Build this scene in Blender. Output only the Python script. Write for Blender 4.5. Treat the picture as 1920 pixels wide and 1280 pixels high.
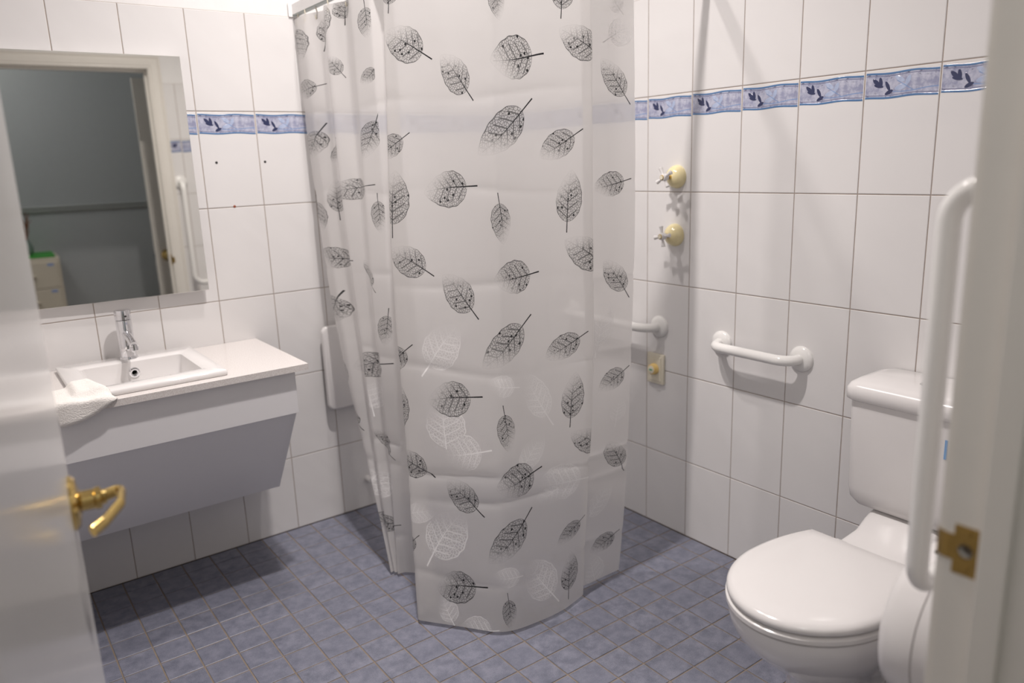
import bpy, bmesh, math, random
import numpy as np
from mathutils import Vector, Matrix
random.seed(7); rng = np.random.default_rng(7)
for o in list(bpy.data.objects): bpy.data.objects.remove(o)
scene = bpy.context.scene
COL = scene.collection

# ------------------------------------------------------------------ camera, world, lamps, exposure
YAW, PITCH, ROLL = .6301, -.2302, -.0362
CAM = Vector((-2.0866, -2.831, 1.4102))
fw = Vector((math.sin(YAW)*math.cos(PITCH), math.cos(YAW)*math.cos(PITCH), math.sin(PITCH)))
rt0 = Vector((math.cos(YAW), -math.sin(YAW), 0)); up0 = rt0.cross(fw)
rt = rt0*math.cos(ROLL) + up0*math.sin(ROLL); up = -rt0*math.sin(ROLL) + up0*math.cos(ROLL)
cd = bpy.data.cameras.new('camera'); cam = bpy.data.objects.new('camera', cd); COL.objects.link(cam)
cd.sensor_fit = 'HORIZONTAL'; cd.sensor_width = 36.0; cd.lens = 1437.97/1920*36.0
cd.clip_start = .02; cd.clip_end = 50
cd.dof.use_dof = True; cd.dof.focus_distance = 2.15; cd.dof.aperture_fstop = 1.6
m = Matrix((rt, up, -fw)).transposed().to_4x4(); m.translation = CAM; cam.matrix_world = m
scene.camera = cam
w = bpy.data.worlds.new('world'); scene.world = w; w.use_nodes = True
w.node_tree.nodes['Background'].inputs[0].default_value = (.8, .85, 1, 1)
w.node_tree.nodes['Background'].inputs[1].default_value = 0.0
vs = scene.view_settings; vs.view_transform = 'Standard'; vs.look = 'None'; vs.gamma = 1; vs.use_curve_mapping = False
vs.exposure = 0.0
LAMP_POS = [(-1.15, -1.18, 2.82), (-.98, -.62, 2.82)]
LAMP_POWER = (26.5, 10.0)
HALL_LAMP_POWER = 20.0
LAMP_COLOR = (1, .932, .905)

# ------------------------------------------------------------------ materials
def new_mat(name):
    mt = bpy.data.materials.new(name); mt.use_nodes = True
    nt = mt.node_tree; nt.nodes.clear()
    out = nt.nodes.new('ShaderNodeOutputMaterial')
    return mt, nt, out
class N:                                             # small expression helper for node maths
    def __init__(s, nt): s.nt = nt
    def n(s, typ, **kw):
        x = s.nt.nodes.new(typ)
        for k, v in kw.items(): setattr(x, k, v)
        return x
    def put(s, sock, v):
        if hasattr(v, 'is_output'): s.nt.links.new(v, sock)
        elif v is not None: sock.default_value = v
    def m(s, op, a, b=None, c=None, clamp=False):
        x = s.n('ShaderNodeMath', operation=op, use_clamp=clamp)
        s.put(x.inputs[0], a); s.put(x.inputs[1], b); s.put(x.inputs[2], c)
        return x.outputs[0]
    def step(s, v, lo, hi):                          # smooth 0..1 between lo and hi
        x = s.n('ShaderNodeMapRange', interpolation_type='SMOOTHSTEP'); s.put(x.inputs[0], v)
        x.inputs[1].default_value = lo; x.inputs[2].default_value = hi
        return x.outputs[0]
    def mix(s, f, a, b):
        x = s.n('ShaderNodeMix', data_type='RGBA'); s.put(x.inputs[0], f); s.put(x.inputs[6], a); s.put(x.inputs[7], b)
        return x.outputs[2]
    def xyz(s, v):
        x = s.n('ShaderNodeSeparateXYZ'); s.put(x.inputs[0], v); return x.outputs
    def comb(s, a, b, c):
        x = s.n('ShaderNodeCombineXYZ')
        for i, v in enumerate((a, b, c)): s.put(x.inputs[i], v)
        return x.outputs[0]
    def noise(s, vec, scale, detail=2, rough=.5):
        x = s.n('ShaderNodeTexNoise'); s.put(x.inputs['Vector'], vec); x.inputs['Scale'].default_value = scale
        x.inputs['Detail'].default_value = detail; x.inputs['Roughness'].default_value = rough
        return x.outputs[0]
    def bump(s, h, strength, dist):
        x = s.n('ShaderNodeBump'); s.put(x.inputs['Height'], h); x.inputs['Strength'].default_value = strength
        x.inputs['Distance'].default_value = dist; return x.outputs[0]
    def bsdf(s, out, color, rough=.5, metal=0, spec=.5, normal=None, coat=0):
        x = s.n('ShaderNodeBsdfPrincipled'); s.put(x.inputs['Base Color'], color); s.put(x.inputs['Roughness'], rough)
        x.inputs['Metallic'].default_value = metal; x.inputs['Specular IOR Level'].default_value = spec
        x.inputs['Coat Weight'].default_value = coat
        if normal is not None: s.put(x.inputs['Normal'], normal)
        if out is not None: s.nt.links.new(x.outputs[0], out.inputs[0])
        return x
def C4(c): return (c[0], c[1], c[2], 1)
def simple(name, col, rough=.4, metal=0, spec=.5, var=.03, scale=30, bump=0, bscale=60, coat=0):
    mt, nt, out = new_mat(name); g = N(nt); tc = g.n('ShaderNodeTexCoord').outputs['Object']
    f = g.noise(tc, scale, 3)
    c = g.mix(f, C4([max(0, x*(1-var)) for x in col]), C4([min(1, x*(1+var)) for x in col]))
    nr = g.bump(g.noise(tc, bscale, 2), bump, .002) if bump else None
    g.bsdf(out, c, rough, metal, spec, nr, coat); return mt
MAT = {}
MAT['plaster'] = simple('white_wall_paint', (.76, .75, .74), .55, bump=.08, bscale=120)
MAT['ceiling'] = simple('ceiling_paint', (.74, .73, .72), .8)
MAT['wall_grout'] = simple('wall_grout', (.36, .30, .26), .9, var=.25, scale=25)
MAT['floor_grout'] = simple('floor_grout', (.25, .20, .155), .9, var=.3, scale=18)
MAT['ceramic'] = simple('white_vitreous_china', (.76, .74, .73), .07, var=.005, coat=.3)
MAT['white_plastic'] = simple('white_plastic', (.72, .70, .69), .22, var=.01)
MAT['seat_plastic'] = simple('toilet_seat_plastic', (.72, .70, .69), .15, var=.005)
MAT['bar_white'] = simple('white_enamelled_tube', (.78, .77, .75), .12, var=.01)
MAT['cream_plastic'] = simple('cream_plastic', (.74, .69, .56), .35, var=.03)
MAT['tap_dome'] = simple('cream_yellow_enamel', (.80, .70, .41), .13, var=.02)
MAT['brass'] = simple('polished_brass', (.62, .45, .17), .18, metal=1, var=.08)
MAT['dull_brass'] = simple('worn_brass', (.42, .28, .09), .35, metal=1, var=.2)
MAT['chrome'] = simple('chrome', (.80, .80, .82), .05, metal=1, var=.01)
MAT['dark'] = simple('black_plastic', (.02, .02, .02), .5)
MAT['laminate'] = simple('white_laminate', (.76, .75, .76), .35, var=.008)
MAT['paint_gloss'] = simple('white_gloss_door_paint', (.70, .685, .665), .16, var=.02, scale=6, bump=.03, bscale=40)
MAT['trim_paint'] = simple('cream_gloss_trim_paint', (.72, .69, .64), .25, var=.02)
MAT['rail_white'] = simple('white_rail_enamel', (.85, .84, .83), .25)
MAT['rail_edge'] = simple('grey_green_rail_channel', (.40, .44, .42), .4)
MAT['amber'] = simple('amber_plastic', (.80, .58, .22), .3)
MAT['green_print'] = simple('green_print', (.08, .42, .22), .5)
MAT['red_brown'] = simple('rust_spot', (.28, .07, .03), .7)
MAT['hall_wall'] = simple('blue_grey_wall_paint', (.43, .455, .475), .6)
MAT['hall_rail'] = simple('blue_grey_gloss_paint', (.40, .42, .42), .3)
MAT['hall_floor'] = simple('brown_vinyl', (.20, .15, .11), .5, var=.2)
MAT['cabinet'] = simple('beige_metal', (.62, .57, .48), .4)
MAT['green_board'] = simple('green_board', (.03, .30, .03), .5)
MAT['twig'] = simple('red_brown_twig', (.22, .07, .03), .7)
MAT['vase'] = simple('grey_green_glass', (.20, .26, .24), .15)
MAT['label_blue'] = simple('blue_paper', (.25, .35, .65), .6)
MAT['sticker'] = simple('blue_sticker', (.10, .30, .62), .4)

def tile_white():
    mt, nt, out = new_mat('white_wavy_tile_glaze'); g = N(nt)
    tc = g.n('ShaderNodeTexCoord').outputs['Object']; oi = g.n('ShaderNodeObjectInfo').outputs['Random']
    x, y, z = g.xyz(tc)
    v = g.comb(g.m('ADD', g.m('ADD', g.m('MULTIPLY', x, 1.1), z), g.m('MULTIPLY', oi, 31.0)), g.m('MULTIPLY', g.m('SUBTRACT', x, z), .35), g.m('MULTIPLY', oi, 17.0))
    h = g.noise(v, 9, 1.5, .45)
    c = g.mix(g.noise(v, 3, 1), C4((.695, .68, .672)), C4((.725, .71, .702)))
    g.bsdf(out, c, .10, 0, .5, g.bump(h, .42, .006)); return mt
MAT['tile'] = tile_white()

def tile_border():
    mt, nt, out = new_mat('white_tile_with_blue_leaf_border'); g = N(nt)
    tc = g.n('ShaderNodeTexCoord').outputs['Object']; x, y, z = g.xyz(tc)
    d = g.m('SUBTRACT', .1645, z)                              # distance below the tile's top edge
    wob = g.m('MULTIPLY', g.m('SINE', g.m('MULTIPLY', x, 47.0)), .0016)
    dw = g.m('ADD', d, wob)
    def band(v, c, hw, soft=.0006): return g.m('SUBTRACT', 1.0, g.step(g.m('ABSOLUTE', g.m('SUBTRACT', v, c)), hw-soft, hw+soft))
    inside = band(dw, .0425, .0335)
    edge_blue = g.m('MAXIMUM', band(dw, .0115, .0024), band(dw, .0735, .0026))
    edge_grey = g.m('MAXIMUM', band(dw, .0178, .0010), band(dw, .0676, .0010))
    n1 = g.noise(tc, 38, 4, .65); n2 = g.noise(tc, 95, 3, .6)
    marble = g.mix(g.step(n1, .35, .65), C4((.28, .295, .42)), C4((.52, .53, .63)))
    near_edge = g.step(g.m('ABSOLUTE', g.m('SUBTRACT', dw, .0425)), .008, .027)
    speck = g.m('MULTIPLY', g.step(n2, .54, .66), g.m('ADD', .15, g.m('MULTIPLY', near_edge, .8)))
    c = g.mix(speck, marble, C4((.13, .13, .19)))
    def ell(cx, cd_, a, b, ang):
        ca, sa = math.cos(ang), math.sin(ang)
        dx = g.m('SUBTRACT', x, cx); dz = g.m('SUBTRACT', cd_, d)
        p = g.m('ADD', g.m('MULTIPLY', dx, ca), g.m('MULTIPLY', dz, sa)); q = g.m('SUBTRACT', g.m('MULTIPLY', dz, ca), g.m('MULTIPLY', dx, sa))
        p = g.m('DIVIDE', p, a); q = g.m('DIVIDE', q, b)
        r = g.m('ADD', g.m('POWER', g.m('ABSOLUTE', p), 1.6), g.m('MULTIPLY', q, q))
        return g.m('SUBTRACT', 1.0, g.step(r, .85, 1.1))
    # pale sprig
    st = g.m('ADD', .0585, g.m('MULTIPLY', g.m('SINE', g.m('MULTIPLY', g.m('ADD', x, .03), 40.0)), .003))
    stem = g.m('MULTIPLY', band(d, 0.0, 1.0), g.m('SUBTRACT', 1.0, g.step(g.m('ABSOLUTE', g.m('SUBTRACT', d, st)), .0008, .0022)))
    stem = g.m('MULTIPLY', stem, g.step(x, -.028, -.024))
    br = g.m('SUBTRACT', 1.0, g.step(g.m('ABSOLUTE', g.m('SUBTRACT', d, g.m('ADD', .0300, g.m('MULTIPLY', g.m('SUBTRACT', x, -.015), .62)))), .0006, .002))
    br = g.m('MULTIPLY', br, g.m('MULTIPLY', g.step(x, -.014, -.010), g.m('SUBTRACT', 1.0, g.step(x, .034, .038))))
    pale = g.m('MAXIMUM', ell(-.004, .029, .015, .006, -.5), g.m('MAXIMUM', ell(.018, .034, .013, .006, 1.2), ell(.0, .05, .017, .007, .25)))
    c = g.mix(g.m('MULTIPLY', pale, .6), c, C4((.42, .52, .72)))
    c = g.mix(g.m('MULTIPLY', g.m('MAXIMUM', stem, br), .75), c, C4((.16, .27, .50)))
    lv = [ell(-.0675, .0335, .0135, .0056, -.75), ell(-.0555, .034, .0135, .0052, 1.75), ell(-.0605, .043, .0135, .0046, -.25), ell(-.0357, .045, .0145, .0048, -1.1), ell(-.0317, .0610, .012, .0052, .45)]
    dk = lv[0]
    for e in lv[1:]: dk = g.m('MAXIMUM', dk, e)
    c = g.mix(dk, c, C4((.03, .038, .10)))
    white = C4((.71, .695, .687))
    c = g.mix(inside, white, c)
    c = g.mix(edge_grey, c, C4((.16, .17, .27)))
    c = g.mix(edge_blue, c, C4((.085, .185, .36)))
    sx = g.m('ABSOLUTE', x); c = g.mix(g.step(sx, .0965, .0975), c, white)
    hgt = g.m('ADD', g.m('ADD', g.m('MULTIPLY', edge_blue, 1.0), g.m('MULTIPLY', dk, 1.2)), g.m('ADD', g.m('MULTIPLY', pale, .6), g.m('MULTIPLY', g.m('MULTIPLY', inside, n2), .9)))
    hgt = g.m('ADD', hgt, g.m('MULTIPLY', g.noise(tc, 9, 1.5), .9))
    g.bsdf(out, c, .10, 0, .5, g.bump(hgt, .45, .0012)); return mt
MAT['tile_border'] = tile_border()

def floor_tile():
    mt, nt, out = new_mat('blue_slate_floor_tile'); g = N(nt)
    tc = g.n('ShaderNodeTexCoord').outputs['Object']; oi = g.n('ShaderNodeObjectInfo').outputs['Random']
    v = g.n('ShaderNodeVectorMath', operation='ADD'); nt.links.new(tc, v.inputs[0]); nt.links.new(g.comb(g.m('MULTIPLY', oi, 20.0), g.m('MULTIPLY', oi, 37.0), 0.0), v.inputs[1])
    a = g.noise(v.outputs[0], 26, 5, .65); b = g.noise(v.outputs[0], 420, 2, .6)
    f = g.m('ADD', g.m('MULTIPLY', a, .75), g.m('MULTIPLY', b, .55))
    c = g.mix(g.step(f, .40, .92), C4((.112, .120, .160)), C4((.262, .268, .330)))
    c = g.mix(g.m('MULTIPLY', oi, .35), c, C4((.165, .172, .222)))
    g.bsdf(out, c, .38, 0, .45, g.bump(b, .12, .001)); return mt
MAT['floor_tile'] = floor_tile()

def stone():
    mt, nt, out = new_mat('off_white_speckled_stone'); g = N(nt); tc = g.n('ShaderNodeTexCoord').outputs['Object']
    a = g.noise(tc, 350, 2, .7); c = g.mix(g.step(a, .38, .62), C4((.62, .575, .55)), C4((.75, .72, .70)))
    g.bsdf(out, c, .18, 0, .5); return mt
MAT['stone'] = stone()
def mirror_glass():
    mt, nt, out = new_mat('silvered_mirror'); g = N(nt)
    tc = g.n('ShaderNodeTexCoord').outputs['Object']
    c = g.mix(g.noise(tc, 3), C4((.80, .80, .765)), C4((.83, .83, .795)))
    g.bsdf(out, c, .0, 1); return mt
MAT['mirror'] = mirror_glass()
def cloth():
    mt, nt, out = new_mat('white_terry_cloth'); g = N(nt); tc = g.n('ShaderNodeTexCoord').outputs['Object']
    c = g.mix(g.noise(tc, 60, 3), C4((.76, .73, .69)), C4((.86, .83, .80)))
    g.bsdf(out, c, .95, 0, .1, g.bump(g.noise(tc, 260, 3), .7, .003)); return mt
MAT['cloth'] = cloth()
MAT['bulb'] = simple('frosted_lamp_glass', (.80, .79, .77), .3)

def curtain_mat():
    mt, nt, out = new_mat('frosted_film_with_printed_skeleton_leaves'); g = N(nt)
    tc = g.n('ShaderNodeTexCoord').outputs['UV']
    def leaf(attr, spots):
        at = g.n('ShaderNodeAttribute', attribute_name=attr)
        a, b, seed = g.xyz(at.outputs['Vector']); on = at.outputs['Alpha']
        b0 = g.m('ABSOLUTE', b)
        ac = g.m('MINIMUM', g.m('MAXIMUM', a, 0.0), 1.0)
        h = g.m('MULTIPLY', 2.49, g.m('MULTIPLY', g.m('POWER', ac, .55), g.m('POWER', g.m('SUBTRACT', 1.0, ac), .8)))
        wob = g.m('MULTIPLY', g.m('SINE', g.m('ADD', g.m('MULTIPLY', a, 31.0), g.m('MULTIPLY', seed, 5.0))), .022)
        h = g.m('ADD', h, g.m('MULTIPLY', wob, h))
        inb = g.m('MULTIPLY', g.m('GREATER_THAN', g.m('SUBTRACT', h, b0), 0.0), g.m('MULTIPLY', g.m('GREATER_THAN', a, 0.0), g.m('LESS_THAN', a, 1.0)))
        outl = g.m('MULTIPLY', g.m('LESS_THAN', g.m('SUBTRACT', h, b0), .05), .8)
        # midrib (a gentle bow) and stem
        bow = g.m('MULTIPLY', g.m('SINE', g.m('MULTIPLY', a, 2.6)), g.m('MULTIPLY', g.m('SIGN', seed), .10))
        bm_ = g.m('ABSOLUTE', g.m('SUBTRACT', b, bow))
        wid = g.m('MAXIMUM', g.m('SUBTRACT', .034, g.m('MULTIPLY', a, .03)), .014)
        mid = g.m('MULTIPLY', g.m('LESS_THAN', bm_, wid), g.m('MULTIPLY', g.m('GREATER_THAN', a, -.26), g.m('LESS_THAN', a, .93)))
        # side veins
        ph = g.m('FRACT', g.m('MULTIPLY', g.m('SUBTRACT', a, g.m('MULTIPLY', bm_, .22)), 6.5))
        side = g.m('MULTIPLY', g.m('LESS_THAN', g.m('ABSOLUTE', g.m('SUBTRACT', ph, .5)), .085), g.m('LESS_THAN', bm_, g.m('MULTIPLY', h, .8)))
        side = g.m('MULTIPLY', side, .75)
        vec = g.comb(g.m('ADD', g.m('MULTIPLY', a, 15.0), g.m('MULTIPLY', seed, 13.7)), g.m('MULTIPLY', b, 5.2), 0.0)
        vo = g.n('ShaderNodeTexVoronoi', feature='DISTANCE_TO_EDGE', voronoi_dimensions='2D'); nt.links.new(vec, vo.inputs['Vector']); vo.inputs['Scale'].default_value = 1.25
        cell = g.m('SUBTRACT', 1.0, g.step(vo.outputs['Distance'], .035, .12))
        ink = g.m('MAXIMUM', g.m('MULTIPLY', cell, .9), g.m('MAXIMUM', outl, side))
        if spots:
            sv = g.n('ShaderNodeTexVoronoi', feature='F1', voronoi_dimensions='2D'); nt.links.new(vec, sv.inputs['Vector']); sv.inputs['Scale'].default_value = .36
            rnd = g.xyz(sv.outputs['Color'])[0]
            sp = g.m('MULTIPLY', g.m('LESS_THAN', sv.outputs['Distance'], .13), g.m('GREATER_THAN', rnd, .45))
            ink = g.m('MAXIMUM', ink, sp)
        # the print thins out towards the tip and one flank
        f = g.m('ADD', a, g.m('MULTIPLY', g.m('MULTIPLY', b, g.m('SIGN', seed)), .30))
        fade = g.m('SUBTRACT', 1.0, g.m('MULTIPLY', g.step(f, .42, .98), .93))
        ink = g.m('MULTIPLY', g.m('MULTIPLY', ink, inb), fade)
        ink = g.m('MAXIMUM', ink, g.m('MULTIPLY', g.m('MULTIPLY', mid, g.m('MAXIMUM', fade, .25)), g.m('GREATER_THAN', .9, g.m('MULTIPLY', a, .95))))
        veil = g.m('MULTIPLY', inb, g.m('MULTIPLY', fade, .16 if spots else .07))
        return g.m('MULTIPLY', g.m('MAXIMUM', ink, veil), on)
    black = leaf('leaf_dark', True); white = leaf('leaf_pale', False)
    film = g.n('ShaderNodeBsdfPrincipled'); film.inputs['Base Color'].default_value = (.75, .735, .725, 1); film.inputs['Roughness'].default_value = .24
    film.inputs['Specular IOR Level'].default_value = .5
    cr = g.noise(tc, 5, 3, .6)
    nt.links.new(g.bump(cr, .22, .012), film.inputs['Normal'])
    tr = g.n('ShaderNodeBsdfTranslucent'); tr.inputs['Color'].default_value = (.93, .915, .90, 1)
    tp = g.n('ShaderNodeBsdfTransparent'); tp.inputs['Color'].default_value = (.97, .97, .97, 1)
    m1 = g.n('ShaderNodeMixShader'); m1.inputs[0].default_value = .50
    nt.links.new(film.outputs[0], m1.inputs[1]); nt.links.new(tr.outputs[0], m1.inputs[2])
    rf = g.n('ShaderNodeBsdfRefraction'); rf.inputs['Color'].default_value = (.97, .96, .955, 1); rf.inputs['Roughness'].default_value = .5; rf.inputs['IOR'].default_value = 1.18
    mt_ = g.n('ShaderNodeMixShader'); mt_.inputs[0].default_value = .60; nt.links.new(tp.outputs[0], mt_.inputs[1]); nt.links.new(rf.outputs[0], mt_.inputs[2])
    m2 = g.n('ShaderNodeMixShader'); m2.inputs[0].default_value = .28
    nt.links.new(m1.outputs[0], m2.inputs[1]); nt.links.new(mt_.outputs[0], m2.inputs[2])
    pw = g.n('ShaderNodeBsdfDiffuse'); pw.inputs[0].default_value = (.90, .89, .88, 1)
    m3 = g.n('ShaderNodeMixShader'); nt.links.new(g.m('MULTIPLY', white, .8), m3.inputs[0]); nt.links.new(m2.outputs[0], m3.inputs[1]); nt.links.new(pw.outputs[0], m3.inputs[2])
    pb = g.n('ShaderNodeBsdfPrincipled'); pb.inputs['Base Color'].default_value = (.012, .012, .014, 1); pb.inputs['Roughness'].default_value = .35
    m4 = g.n('ShaderNodeMixShader'); nt.links.new(black, m4.inputs[0]); nt.links.new(m3.outputs[0], m4.inputs[1]); nt.links.new(pb.outputs[0], m4.inputs[2])
    nt.links.new(m4.outputs[0], out.inputs[0]); return mt
MAT['curtain'] = curtain_mat()

# ------------------------------------------------------------------ mesh helpers
def tag(o, label, cat=None, group=None, kind=None):
    o['label'] = label
    if cat: o['category'] = cat
    if group: o['group'] = group
    if kind: o['kind'] = kind
    return o
def thing(name, loc, label, cat, group=None, kind=None):
    o = bpy.data.objects.new(name, None); o.empty_display_size = .05; COL.objects.link(o); o.location = loc
    tag(o, label, cat, group, kind); return o
def wloc(o):
    v = Vector((0, 0, 0))
    while o: v = v + Vector(o.location); o = o.parent
    return v
def obj(name, bm, mat, parent=None, smooth=False, origin=None, label=None, mod=None, normals=True):
    """bm is in world coordinates; the object's origin goes to origin (or the mesh's base centre)"""
    if normals: bmesh.ops.recalc_face_normals(bm, faces=bm.faces)
    xs = [v.co for v in bm.verts]
    if origin is None:
        lo = Vector([min(v[i] for v in xs) for i in range(3)]); hi = Vector([max(v[i] for v in xs) for i in range(3)])
        origin = Vector(((lo.x+hi.x)/2, (lo.y+hi.y)/2, lo.z))
    origin = Vector(origin)
    for v in bm.verts: v.co -= origin
    me = bpy.data.meshes.new(name); bm.to_mesh(me); bm.free()
    me.materials.append(MAT[mat] if isinstance(mat, str) else mat)
    if smooth:
        for p in me.polygons: p.use_smooth = True
        try: me.set_sharp_from_angle(angle=math.radians(smooth if smooth is not True else 40))
        except Exception: pass
    o = bpy.data.objects.new(name, me); COL.objects.link(o)
    if parent is not None: o.parent = parent; o.location = origin - wloc(parent)
    else: o.location = origin
    if label: o['label'] = label
    return o
def box(bm, x0, x1, y0, y1, z0, z1):
    r = bmesh.ops.create_cube(bm, size=1)['verts']
    for v in r: v.co = Vector((x0+(v.co.x+.5)*(x1-x0), y0+(v.co.y+.5)*(y1-y0), z0+(v.co.z+.5)*(z1-z0)))
    return r
def rbox(x0, x1, y0, y1, z0, z1, r=.004, seg=2):
    bm = bmesh.new(); box(bm, x0, x1, y0, y1, z0, z1)
    bmesh.ops.bevel(bm, geom=bm.edges[:], offset=r, segments=seg, profile=.5, affect='EDGES'); return bm
def boxes(*bs):
    bm = bmesh.new()
    for b in bs: box(bm, *b)
    return bm
def fillet(pts, r, n=8):
    out = [Vector(pts[0])]
    for i in range(1, len(pts)-1):
        p0, p, p1 = Vector(pts[i-1]), Vector(pts[i]), Vector(pts[i+1]); a = (p0-p).normalized(); b = (p1-p).normalized()
        ang = a.angle(b); t = r/math.tan(ang/2); c = p + (a+b).normalized()*(r/math.sin(ang/2)); s = p+a*t; e = p+b*t
        for k in range(n+1):
            q = (s-c).slerp(e-c, k/n) if k not in (0, n) else ((s-c) if k == 0 else (e-c))
            out.append(c+q.normalized()*r)
    out.append(Vector(pts[-1])); return out
def tube(bm, pts, rad, seg=16, flat=None):
    pts = [Vector(p) for p in pts]; n = len(pts); rings = []
    t = (pts[1]-pts[0]).normalized(); ref = Vector((0, 0, 1)) if abs(t.z) < .9 else Vector((1, 0, 0))
    nrm = (ref - t*ref.dot(t)).normalized()
    for i in range(n):
        t = ((pts[min(i+1, n-1)]-pts[max(i-1, 0)])).normalized(); nrm = (nrm - t*nrm.dot(t)).normalized(); bi = t.cross(nrm)
        r = rad[i] if isinstance(rad, (list, tuple)) else rad; f = flat or (1, 1)
        rings.append([bm.verts.new(pts[i]+nrm*math.cos(2*math.pi*k/seg)*r*f[0]+bi*math.sin(2*math.pi*k/seg)*r*f[1]) for k in range(seg)])
    for a, b in zip(rings, rings[1:]):
        for k in range(seg): bm.faces.new((a[k], a[(k+1) % seg], b[(k+1) % seg], b[k]))
    bm.faces.new(rings[0][::-1]); bm.faces.new(rings[-1]); return bm
def lathe(prof, center, axis, seg=32, bm=None, cap=True):
    """prof: list of (radius, distance along axis)"""
    bm = bm or bmesh.new(); ax = Vector(axis).normalized(); ref = Vector((0, 0, 1)) if abs(ax.z) < .9 else Vector((1, 0, 0))
    u = (ref-ax*ref.dot(ax)).normalized(); v = ax.cross(u); c = Vector(center); rings = []
    for r, h in prof:
        if r < 1e-6: rings.append([bm.verts.new(c+ax*h)])
        else: rings.append([bm.verts.new(c+ax*h+(u*math.cos(2*math.pi*k/seg)+v*math.sin(2*math.pi*k/seg))*r) for k in range(seg)])
    for a, b in zip(rings, rings[1:]):
        for k in range(seg):
            k2 = (k+1) % seg
            if len(a) == 1 and len(b) == 1: continue
            if len(a) == 1: bm.faces.new((a[0], b[k2], b[k]))
            elif len(b) == 1: bm.faces.new((a[k], a[k2], b[0]))
            else: bm.faces.new((a[k], a[k2], b[k2], b[k]))
    if cap and len(rings[0]) > 1: bm.faces.new(rings[0][::-1])
    if cap and len(rings[-1]) > 1: bm.faces.new(rings[-1])
    return bm
def loft(rings, cap=True, bm=None):
    bm = bm or bmesh.new(); R = [[bm.verts.new(p) for p in r] for r in rings]; n = len(R[0])
    for a, b in zip(R, R[1:]):
        for k in range(n): bm.faces.new((a[k], a[(k+1) % n], b[(k+1) % n], b[k]))
    if cap: bm.faces.new(R[0][::-1]); bm.faces.new(R[-1])
    return bm
def rrect(x0, x1, y0, y1, r, n=5):
    out = []
    for cx, cy, a0 in ((x1-r, y1-r, 0), (x0+r, y1-r, 90), (x0+r, y0+r, 180), (x1-r, y0+r, 270)):
        for k in range(n+1):
            a = math.radians(a0+90*k/n); out.append((cx+r*math.cos(a), cy+r*math.sin(a)))
    return out

def carve(o, cutter_bm):
    """cut a real hole into o; cutter_bm is a closed shape in world coordinates"""
    bmesh.ops.recalc_face_normals(cutter_bm, faces=cutter_bm.faces)
    me = bpy.data.meshes.new('cutter'); cutter_bm.to_mesh(me); cutter_bm.free(); c = bpy.data.objects.new('cutter', me); COL.objects.link(c)
    md = o.modifiers.new('hole', 'BOOLEAN'); md.operation = 'DIFFERENCE'; md.solver = 'EXACT'; md.object = c
    bpy.context.view_layer.update(); dg = bpy.context.evaluated_depsgraph_get()
    new = bpy.data.meshes.new_from_object(o.evaluated_get(dg), depsgraph=dg)
    o.modifiers.remove(md); old = o.data; new.name = old.name; o.data = new
    bpy.data.objects.remove(c); bpy.data.meshes.remove(me); bpy.data.meshes.remove(old)

# ------------------------------------------------------------------ room shell
XL, YC, ZC = -2.20, -2.405, 2.85        # far-side wall, doorway wall, ceiling
TW, TH, HB = .201, .3289, .2997         # wall tile pitch; bottom row is cut
ZROWS = [0, HB] + [HB+TH*k for k in range(1, 6)]
ZTOP = ZROWS[-1]
OPX0, OPX1, OPZ = -2.112, -1.06, 2.02   # door opening
G = .0016
def structure(name, bm, mat, label, cat, parent=None, **kw):
    o = obj(name, bm, mat, parent, **kw); tag(o, label, cat, kind='structure'); return o
fl = structure('floor', boxes((XL, .001, YC, .001, -.06, -.0022)), 'floor_grout', 'blue grey tiled bathroom floor with brown grout', 'floor', origin=(-1.1, -1.2, 0))
# grout bed carries the wall tiles; painted plaster above them
wb = structure('wall_back', boxes((XL-.1, .1, G, .1, 0, ZTOP)), 'wall_grout', 'white tiled wall behind the mirror and vanity', 'wall', origin=(-1.1, 0, 0))
wr = structure('wall_right', boxes((G, .1, YC-.1, G, 0, ZTOP)), 'wall_grout', 'white tiled wall behind the toilet cistern', 'wall', origin=(0, -1.2, 0))
wl = structure('wall_left', boxes((XL-.1, XL-G, YC-.1, G, 0, ZTOP)), 'wall_grout', 'white tiled wall that the open door swings towards', 'wall', origin=(XL, -1.2, 0))
wf = structure('wall_front', boxes((OPX1+.02, .1, YC-.115+G, YC-G, 0, ZTOP), (XL-.1, OPX0-.02, YC-.115+G, YC-G, 0, ZTOP)), 'wall_grout', 'white tiled wall around the doorway', 'wall', origin=(-1.1, YC, 0))
def plaster(parent, *bs): obj('plaster', boxes(*bs), 'plaster', parent)
plaster(wb, (XL-.1, .1, .004, .1, ZTOP, ZC)); plaster(wr, (.004, .1, YC-.1, .004, ZTOP, ZC)); plaster(wl, (XL-.1, XL-.004, YC-.1, .004, ZTOP, ZC))
plaster(wf, (OPX1+.02, .1, YC-.115, YC-.004, ZTOP, ZC), (XL-.1, OPX0-.02, YC-.115, YC-.004, ZTOP, ZC), (OPX0-.02, OPX1+.02, YC-.115, YC-.004, OPZ+.02, ZC))
structure('ceiling', boxes((XL-.1, .1, YC-.1, .1, ZC, ZC+.08)), 'ceiling', 'white bathroom ceiling', 'ceiling')

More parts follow.
